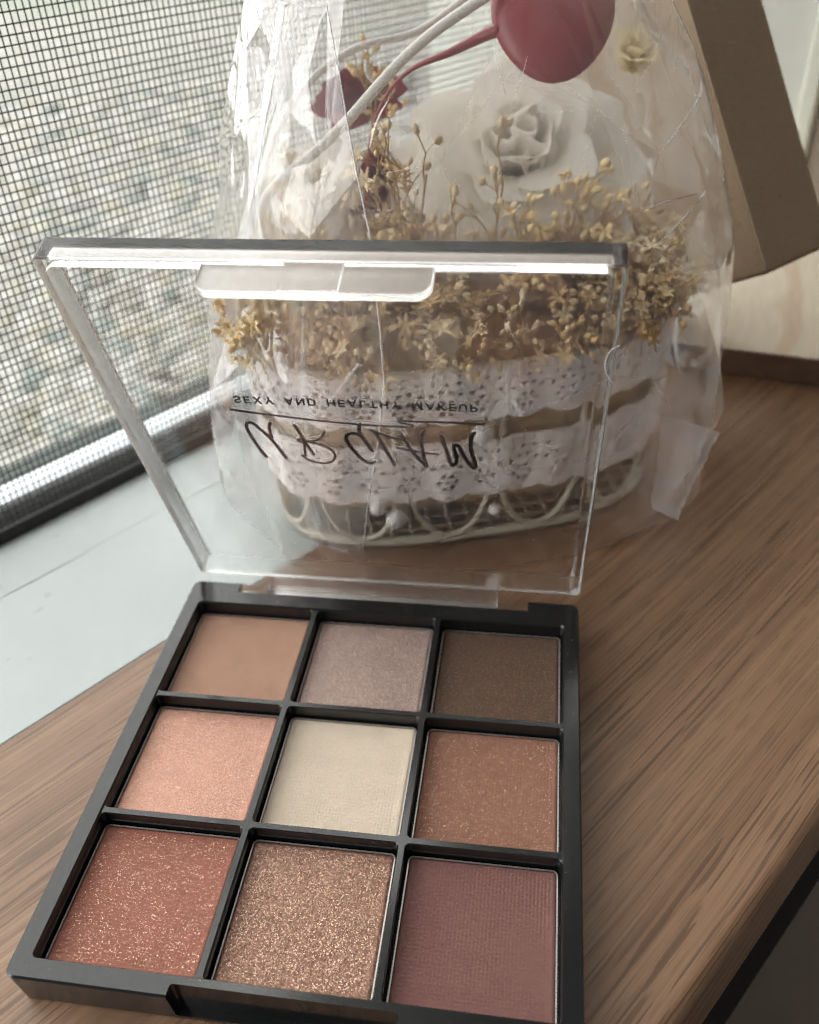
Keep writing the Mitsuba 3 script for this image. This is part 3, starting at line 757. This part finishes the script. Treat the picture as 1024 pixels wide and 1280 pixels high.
rose('peach_rosebud', 'small peach rosebud low beside the white rose', 'rosebud', (76, 132, 56), (.2, -.6, .75), 8.0, 'petal_peach', sml_l, 8)
rose('ivory_rosebud', 'ivory rosebud at the left of the bouquet behind the white handle', 'rosebud', (22, 140, 60), (-.1, -.6, .75), 12.0, 'petal_white', sml_l, 9)

# red oval ornament on a thin stem
def ornament():
    m = trimesh.creation.icosphere(subdivisions=4, radius=1.0); v = np.asarray(m.vertices).copy()
    v[:, 0] *= 10.9; v[:, 1] *= 13.2; v[:, 2] *= 3.6
    k = np.clip((-v[:, 1] / 13.2 + 1) / 2, 0, 1)
    v[:, 0] *= .90 + .10 * np.sin(k * math.pi); v[:, 2] += .012 * (v[:, 0] ** 2) * -.3
    return tm(v, m.faces)
ex = np.array([.985, .15, -.05]); ex /= np.linalg.norm(ex)
view = CAM - np.array([68.9, 122, 98.0]); view /= np.linalg.norm(view)
ez = np.array([.25, -.80, .55]); ez -= ex * (ex @ ez); ez /= np.linalg.norm(ez); ey = np.cross(ez, ex)
ko = uniq('red_ornament')
oc = np.array([69.0, 129.5, 98.6])
add(ko + '__bead', frame_map(ornament(), oc, ex, ey, ez), 'red_gloss', smooth=True)
add(ko + '__stem', tube(spline([oc + ex * -9.0 + ey * -4.0, (57.2, 127.0, 94.6), (50.4, 128, 91.6), (43.2, 129.5, 88.6), (36, 132, 80), (32, 134, 60)], 40), np.r_[np.linspace(1.25, .42, 18), np.full(22, .42)], 8), 'red_gloss', smooth=True)
lab(ko, 'glossy dark red oval ornament on a thin stem at the top of the bag', 'ornament')

# dried baby's breath sprigs
def lathe(prof, sides=7):
    V, F = [], []
    for r_, z in prof:
        for k in range(sides): V.append((r_ * math.cos(2 * math.pi * k / sides), r_ * math.sin(2 * math.pi * k / sides), z))
    for i in range(len(prof) - 1):
        for k in range(sides):
            a, b = i * sides + k, i * sides + (k + 1) % sides
            F += [(a, b, b + sides), (a, b + sides, a + sides)]
    return tm(V, F)
bud_a = lathe([(.05, -.1), (.35, .05), (.62, .45), (.70, .95), (.55, 1.5), (.28, 2.0), (.03, 2.25)])
bud_b = lathe([(.05, -.1), (.40, .05), (.80, .5), (.86, 1.0), (.62, 1.45), (.2, 1.7), (.02, 1.75)])
def open_bud(seed):
    g = np.random.default_rng(seed)
    ms = [lathe([(.05, -.1), (.40, .1), (.62, .55), (.55, 1.0), (.2, 1.2)], 6)]
    for q in range(6):
        m = petal((0, 0, .5), (0, 0, 1), q * math.pi / 3 + g.normal(0, .2), .55 + .35 * g.random(), 1.5 + .4 * g.random(), .42, .15, .2, seed * 10 + q, n=4)
        ms.append(m)
    return cat(ms)
BUDS = [bud_a, bud_b, open_bud(1), open_bud(2)]
def orient(mesh, p, d, sc, spin):
    d = np.asarray(d, float) / np.linalg.norm(d)
    e = np.cross(d, [0, 0, 1.0] if abs(d[2]) < .9 else [1.0, 0, 0]); e /= np.linalg.norm(e); f_ = np.cross(d, e)
    a = e * math.cos(spin) + f_ * math.sin(spin); b = np.cross(d, a)
    v = np.asarray(mesh.vertices) * sc
    return tm(np.asarray(p) + v[:, :1] * a + v[:, 1:2] * b + v[:, 2:3] * d, mesh.faces)
def sprig(root, tip, spread, nb, seed, thick=.26, budscale=.9):
    """returns stems mesh and a list of buds (mesh)"""
    g = np.random.default_rng(seed)
    root, tip = np.asarray(root, float), np.asarray(tip, float)
    L = np.linalg.norm(tip - root); ax = (tip - root) / L
    bend = g.normal(0, .06, 3) * L
    main = lambda k: root + (tip - root) * k + bend * math.sin(math.pi * k)
    stems = [tube([main(k) for k in np.linspace(0, .82, 10)], np.linspace(thick * 1.3, thick * .8, 10), 6)]
    buds = []
    nbr = max(2, nb // 3)
    for b in range(nbr):
        k = .42 + .42 * (b + g.random()) / nbr
        p0_ = main(k)
        dirv = ax + g.normal(0, .42, 3) * [1, .7, .8]; dirv /= np.linalg.norm(dirv)
        ln = spread * (.7 + .6 * g.random()) * (1.25 - .4 * k)
        mid_ = p0_ + dirv * ln * .5
        stems.append(tube(spline([p0_, mid_ + g.normal(0, .3, 3), mid_ + (dirv + g.normal(0, .25, 3)) * ln * .25], 6), np.linspace(thick * .75, thick * .55, 6), 5))
        e0 = np.asarray(stems[-1].vertices)[-1]
        for q in range(3):
            d2 = dirv + g.normal(0, .55, 3) * [1, .6, .8] + [0, 0, .15]; d2 /= np.linalg.norm(d2)
            ln2 = spread * (.25 + .35 * g.random())
            e1_ = e0 + d2 * ln2
            stems.append(tube([e0, (e0 + e1_) / 2 + g.normal(0, .12, 3), e1_], [thick * .5, thick * .42, thick * .4], 4))
            d3 = d2 + g.normal(0, .2, 3)
            buds.append(orient(BUDS[g.choice(4, p=[.48, .32, .12, .08])], e1_, d3, budscale * (.8 + .4 * g.random()), g.uniform(0, 6)))
    return cat(stems), buds
# the sprigs that stand out, each with its own buds
SPR = [((50, 116, 42), (43.5, 109.5, 80), 11, 30, 'bud_tan', 'full dried sprig left of centre, in front of the white rose'),
       ((49, 115, 44), (49.8, 110.5, 82), 7, 9, 'bud_tan', 'sparse dried sprig with upright buds just right of the full sprig'),
       ((51, 114, 42), (53.5, 111, 72), 6, 6, 'bud_tan', 'short dried sprig leaning right below the white rose'),
       ((56, 116, 44), (62.5, 113.6, 80), 8, 12, 'bud_tan', 'forked dried sprig right of centre, in front of the white rose'),
       ((60, 118, 42), (64.5, 115, 68), 7, 15, 'bud_gold', 'low golden sprig below the white rose'),
       ((72, 124, 40), (76, 119.5, 70), 8, 24, 'bud_gold', 'golden sprig at the lower right of the white rose'),
       ((76, 126, 40), (82, 120.5, 66), 9, 30, 'bud_gold', 'dense golden sprig at the right side of the bouquet'),
       ((82, 130, 40), (90, 123, 58), 8, 18, 'bud_pale', 'pale sprig hanging over the right side of the basket'),
       ((86, 134, 38), (97, 126, 43), 6, 12, 'bud_tan', 'drooping brown sprig in front of the pine board'),
       ((24, 120, 42), (18, 111, 68), 7, 18, 'bud_gold', 'golden sprig at the far left edge of the bouquet'),
       ((29, 150, 50), (32, 148, 86), 9, 24, 'bud_gold', 'golden sprig in front of the red rose at the back left'),
       ((27, 124, 42), (26, 116, 74), 9, 24, 'bud_pale', 'pale sprig at the left, behind the lower white handle')]
for n_, (r0, t0, sp, nb, mt, lb) in enumerate(SPR):
    k = uniq('dried_sprig'); stm, bl = sprig(r0, t0, sp, nb, 40 + n_)
    add(k + '__stem', stm, 'stem_tan', smooth=True)
    for b in bl: add(uniq(k + '__bud'), b, mt, smooth=True)
    lab(k, lb, 'dried flower', 'dried sprigs of the bouquet')
# the dense mass of dried stems and buds filling the basket
fill_s, fill_b = [], {'bud_tan': [], 'bud_gold': [], 'bud_pale': [], 'filler_brown': []}
g = np.random.default_rng(77)
for i in range(400):
    th = g.uniform(0, 2 * math.pi); rr = math.sqrt(g.random())
    if i >= 240:
        th = g.uniform(math.pi * .95, math.pi * 2.05); rr = g.uniform(.70, 1.03)
    xy = BC + sup(th, BA * .92 * rr, BB * .92 * rr); up = g.uniform(7, 18) * (1.1 - .3 * rr)
    ln = np.array([math.cos(th + BPH) * 7 * rr, math.sin(th + BPH) * 7 * rr - 3, 0])
    p0_ = np.r_[xy, (36.5 if rr > .8 else 40.0) + 5 * (1 - rr)]; p1_ = p0_ + ln + [0, 0, up]
    stm, bl = sprig(p0_, p1_, 6.0, 9, 500 + i, .2, .84)
    fill_s.append(stm)
    key = g.choice(list(fill_b), p=[.30, .27, .15, .28])
    fill_b[key] += bl
add('dried_flower_mass__001', cat(fill_s), 'stem_brown', smooth=True)
for q, (mt, L) in enumerate(fill_b.items()):
    add(f'dried_flower_mass__{q + 2:03d}', cat(L), mt, smooth=True)
lab('dried_flower_mass', 'dense tan and golden dried blossoms and stems filling the basket', 'dried flowers', kind='stuff')

# ------------------------------------------------------------------ cellophane bag
GC = np.array([52.5, 145.5]); bcp, bsp = math.cos(.36), math.sin(.36)
BZ = [-8, 0, 20, 50, 70, 90, 110, 140, 170]
def bag_pt(th, z, disp):
    """point of the bag: angle th round it, height z, disp mm outwards"""
    th, z = np.asarray(th, float), np.asarray(z, float)
    a = np.interp(z, BZ, [56, 58.5, 58.5, 55.5, 50.5, 42.5, 34.5, 22, 10])
    bf = np.interp(z, BZ, [46, 47, 47.5, 46, 43, 39, 33, 21, 10]); bb = np.interp(z, BZ, [36, 37, 37, 36, 35, 33, 28, 18, 10])
    c, s = np.cos(th), np.sin(th); b = np.where(s < 0, bf, bb); n = np.interp(z, [-8, 60, 120], [3.0, 2.5, 2.0])
    X = (a + disp) * np.sign(c) * np.abs(c) ** (2 / n); Y = (b + disp) * np.sign(s) * np.abs(s) ** (2 / n)
    return np.stack([GC[0] + np.interp(z, [40, 70, 100, 130], [0, -1.0, -3.5, -6]) + X * bcp - Y * bsp, GC[1] + X * bsp + Y * bcp, z + 0 * th], -1)
# the folds that show most, as (angle, height) polylines on the bag, with their height above the film and their width
FL = {
 'L1': ([(3.707, 101.9), (3.691, 93.4), (3.66, 84.9), (3.644, 75.2), (3.597, 65.7), (3.55, 54), (3.53, 40), (3.56, 25), (3.63, 10)], 1.1, .19),
 'L2': ([(3.958, 102.3), (4.037, 94.2), (4.1, 86.3), (4.163, 78.0), (4.225, 69.5), (4.257, 61.9), (4.288, 52.7), (4.304, 43.5), (4.288, 31.7), (4.257, 19.0), (4.225, 4.6)], 1.1, .20),
 'S1': ([(5.60, 106), (5.655, 97.4), (5.80, 89.5), (5.93, 82.5)], 2.6, .13),
 'S2': ([(5.93, 82.5), (5.62, 82), (5.419, 80.4), (5.199, 76.9)], 1.6, .16),
 'S3': ([(5.93, 82.5), (5.85, 74.5), (5.66, 66.8)], 1.6, .10),
 'S4': ([(5.199, 76.9), (5.137, 85.5), (5.027, 92.9), (4.917, 99.1)], .6, .11),
 'S5': ([(5.199, 76.9), (5.10, 81.0), (5.0, 85.0)], -.6, .08),
 'F1': ([(5.451, 67.7), (5.215, 68.6), (5.058, 68.4)], 1.2, .12), 'F2': ([(5.451, 67.7), (5.231, 64.3), (5.089, 61.3)], 1.2, .12),
 'V1': ([(4.665, 95.6), (4.681, 91.1), (4.697, 85.8)], -.8, .055), 'V2': ([(4.697, 85.8), (4.725, 89.8), (4.77, 94.1)], -.8, .055),
 'G1': ([(3.299, 54.4), (3.44, 46.9), (3.707, 44.6), (3.88, 40.3), (4.006, 34.2)], .8, .10),
 'G2': ([(4.037, 20.0), (4.1, 11.2), (4.147, 3.0)], .8, .11), 'G3': ([(3.424, 32.7), (3.43, 25), (3.44, 17.9), (3.46, 8)], 6.0, .12),
 'R1': ([(5.435, 32.7), (5.40, 24.4), (5.388, 16.0)], 2.0, .10), 'R2': ([(5.388, 16.0), (5.231, 8.5), (5.121, 1.5)], 1.4, .10),
 'R3': ([(5.058, 27.1), (5.027, 18.9), (5.042, 12.4)], -2.2, .07), 'R4': ([(5.058, 27.1), (5.199, 22.8), (5.388, 16.0)], .5, .08),
 'H2': ([(3.377, 94.4), (3.519, 98.6), (3.676, 103.7)], 1.0, .11), 'H3': ([(3.35, 79), (3.503, 83.9), (3.723, 88.8)], .9, .09),
 'K1': ([(4.681, 58.0), (4.602, 53.0), (4.508, 46.0), (4.477, 38.1)], .7, .10), 'K2': ([(4.744, 61.3), (4.697, 55.0), (4.602, 46.9)], -.5, .08),
}
gb = np.random.default_rng(23)
P2, DP = [], []
seen = {}
for k, (L, d, w) in FL.items():
    for q in L:
        if q in seen: continue
        seen[q] = 1; P2.append((q[0] * 50, q[1])); DP.append(d)
for z in np.linspace(-7.45, 165, 13):
    nn = 24 if z < 110 else 15
    for q in range(nn):
        th = (q + .5 * (int(z) % 2) + gb.normal(0, .22)) * 2 * math.pi / nn % (2 * math.pi); zz = z + (0 if z < -7 or z > 164 else gb.normal(0, 3.2))
        if zz < -3 and z > -7: zz = 0
        p_ = np.array((th * 50, zz))
        if len(P2) and min(np.hypot(*(p_ - np.array(P2)).T)) < 6.5: continue
        P2.append(tuple(p_)); DP.append(gb.normal(0, 2.1) * (.4 if zz < 2 else 1.0))
P2, DP = np.array(P2), np.array(DP)
from scipy.spatial import Delaunay
per = 2 * math.pi * 50; N0 = len(P2)
A3 = np.vstack([P2, P2 + [per, 0], P2 - [per, 0]]); tri = Delaunay(A3 * [1, .62]).simplices
cen = A3[tri].mean(1)[:, 0]
tri = tri[(cen >= 0) & (cen < per)]
# every flat facet is refined, then gently bowed, so that the folds stay crisp between softly curved panels
fv, ff, fk = [], [], []
def refine(v2, d, lev):
    n = 2 ** lev; idx = {}; out = []; F = []
    for i_ in range(n + 1):
        for j_ in range(n + 1 - i_):
            w = np.array([n - i_ - j_, i_, j_]) / n; idx[(i_, j_)] = len(out); out.append(w)
    for i_ in range(n):
        for j_ in range(n - i_):
            F.append((idx[(i_, j_)], idx[(i_ + 1, j_)], idx[(i_, j_ + 1)]))
            if j_ < n - i_ - 1: F.append((idx[(i_ + 1, j_)], idx[(i_ + 1, j_ + 1)], idx[(i_, j_ + 1)]))
    return np.array(out), np.array(F)
RW_, RF_ = refine(None, None, 3)
P3 = bag_pt(A3[:, 0] / 50, A3[:, 1], np.tile(DP, 3))
b0 = 0
for t_ in tri:
    c3 = P3[t_]
    flat = RW_ @ c3
    a2 = RW_ @ A3[t_]; dd = RW_ @ np.tile(DP, 3)[t_]
    curved = bag_pt(a2[:, 0] / 50, a2[:, 1], dd)
    bow = 27 * RW_.prod(1, keepdims=True)
    v = flat * .55 + curved * .45
    nrm = np.cross(c3[1] - c3[0], c3[2] - c3[0]); nrm /= np.linalg.norm(nrm) + 1e-9
    v = v + nrm * bow * .22 * gb.normal() + nrm * .5 * (meshkit.noise(v * .16) - .5)[:, None]
    fv.append(v); ff.append(RF_ + b0); b0 += len(v)
bagm = tm(np.vstack(fv), np.vstack(ff)); bagm.merge_vertices(digits_vertex=4)
bagm.vertices[:, 2] = np.maximum(bagm.vertices[:, 2], -7.5)
kbag = uniq('cellophane_bag')
add(kbag + '__film', bagm, 'film', smooth=9)
lab(kbag, 'crinkled clear cellophane bag around the flower basket', 'bag')
# white crease lines along the sharp folds
def on_bag(pts, d):
    p = np.array(pts); a = []
    for i_ in range(len(p) - 1):
        for k_ in np.linspace(0, 1, 7)[:-1]: a.append(p[i_] * (1 - k_) + p[i_ + 1] * k_)
    a.append(p[-1]); a = np.array(a)
    q = [bag_pt(p[i_, 0], p[i_, 1], d) for i_ in range(len(p))]
    out = []
    for i_ in range(len(p) - 1):
        for k_ in np.linspace(0, 1, 7)[:-1]:
            c = p[i_] * (1 - k_) + p[i_ + 1] * k_
            out.append((q[i_] * (1 - k_) + q[i_ + 1] * k_) * .55 + bag_pt(c[0], c[1], d) * .45)
    out.append(q[-1])
    return np.array(out)
for k, (L, d, w) in FL.items():
    if k in ('K1', 'K2', 'R3', 'R4', 'S5', 'S4'): continue
    q = on_bag(L, d + .05)
    add(uniq(kbag + '__fold_line'), tube(q, w * .8 * np.sin(np.linspace(.3, math.pi - .3, len(q))) ** .6, 5), 'crease', smooth=True)
small = []
ed = {}
for t_ in tri:
    for a, b in ((0, 1), (1, 2), (2, 0)): ed.setdefault(tuple(sorted((t_[a] % N0, t_[b] % N0))), (t_[a], t_[b]))
for (a, b) in ed.values():
    if gb.random() < .08 and A3[a, 1] < 120 and abs(A3[a, 0] - A3[b, 0]) < 40:
        d_ = np.tile(DP, 3); k0, k1 = sorted(gb.uniform(0, 1, 2))
        if k1 - k0 < .35: continue
        o_ = []
        for k_ in np.linspace(k0, k1, 6):
            c2 = A3[a] * (1 - k_) + A3[b] * k_
            o_.append((P3[a] * (1 - k_) + P3[b] * k_) * .55 + bag_pt(c2[0] / 50, c2[1], d_[a] * (1 - k_) + d_[b] * k_) * .45)
        small.append(tube(o_, gb.uniform(.02, .05) * np.sin(np.linspace(.2, math.pi - .2, 6)), 4))
add(kbag + '__fine_creases', cat(small), 'crease', smooth=True); lab(kbag + '__fine_creases', kind='stuff')
# overlapping back seam of the bag: a second strip of film between the two long folds
def resample(L, n):
    p = np.array(L); z = np.linspace(p[:, 1].max(), p[:, 1].min(), n); o_ = np.argsort(p[:, 1])
    return np.stack([np.interp(z, p[o_, 1], p[o_, 0]), z], -1)
ra, rb = resample(FL['L1'][0], 40), resample(FL['L2'][0], 40)
sv, sf = [], []
for i_ in range(40):
    for j_ in range(9):
        k_ = j_ / 8; c = ra[i_] * (1 - k_) + rb[i_] * k_
        sv.append(bag_pt(c[0], c[1], 2.6 + .9 * math.sin(k_ * math.pi) + .5 * math.sin(i_ * .45 + 2 * k_)))
for i_ in range(39):
    for j_ in range(8):
        a = i_ * 9 + j_; sf += [(a, a + 9, a + 10), (a, a + 10, a + 1)]
add(kbag + '__seam_strip', tm(sv, sf), 'film_thin', smooth=25)
FIBRE = [(80.64, 71.79, -.25), (79.55, 70.82, -.3), (79.0, 68.58, -.35), (79.33, 66.31, -.3), (80.44, 64.18, -.25)]
# folded flap of film at the lower right, whitened to stand for a reflection
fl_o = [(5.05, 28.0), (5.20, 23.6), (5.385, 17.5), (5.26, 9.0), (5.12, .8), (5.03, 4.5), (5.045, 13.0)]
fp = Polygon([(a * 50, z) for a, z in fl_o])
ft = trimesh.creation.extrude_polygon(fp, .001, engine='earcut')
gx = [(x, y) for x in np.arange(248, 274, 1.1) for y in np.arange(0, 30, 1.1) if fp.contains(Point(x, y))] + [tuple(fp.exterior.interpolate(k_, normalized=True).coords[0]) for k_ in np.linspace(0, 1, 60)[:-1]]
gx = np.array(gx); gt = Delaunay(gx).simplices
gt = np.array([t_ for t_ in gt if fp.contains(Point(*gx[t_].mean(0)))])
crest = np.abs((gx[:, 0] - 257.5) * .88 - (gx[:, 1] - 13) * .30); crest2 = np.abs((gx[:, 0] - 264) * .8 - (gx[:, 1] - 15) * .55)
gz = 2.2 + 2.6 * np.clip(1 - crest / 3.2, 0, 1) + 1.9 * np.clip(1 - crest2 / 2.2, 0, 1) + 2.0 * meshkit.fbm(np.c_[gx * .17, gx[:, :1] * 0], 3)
add(kbag + '__painted_glint', tm(np.array([bag_pt(a / 50, b, d_) for (a, b), d_ in zip(gx, gz)]), gt), 'film_glint', smooth=20)
lab(kbag + '__painted_glint', 'folded flap of film at the lower right, whitened to stand for a glint')
# a stray fibre on the lid's right edge, dust on the lid
kfib = uniq('stray_fibre')
add(kfib, lidmap(tube(spline(FIBRE, 24), .05, 5)), 'crease', smooth=True)
lab(kfib, 'thin curved pale fibre stuck to the right edge of the clear lid', 'fibre')
gd = np.random.default_rng(8); du = []
for i_ in range(60):
    x_, u_ = gd.uniform(3, 77), gd.uniform(4, 81); r_ = gd.uniform(.03, .07)
    du.append(frame_map(sphere((0, 0, 0), r_, 0), (x_, u_, TL - 1.4 - .16), (gd.uniform(.8, 2.2), 0, 0), (0, 1, 0), (0, 0, .7)))
add(klid + '__dust', lidmap(cat(du)), 'crease'); lab(klid + '__dust', kind='stuff')
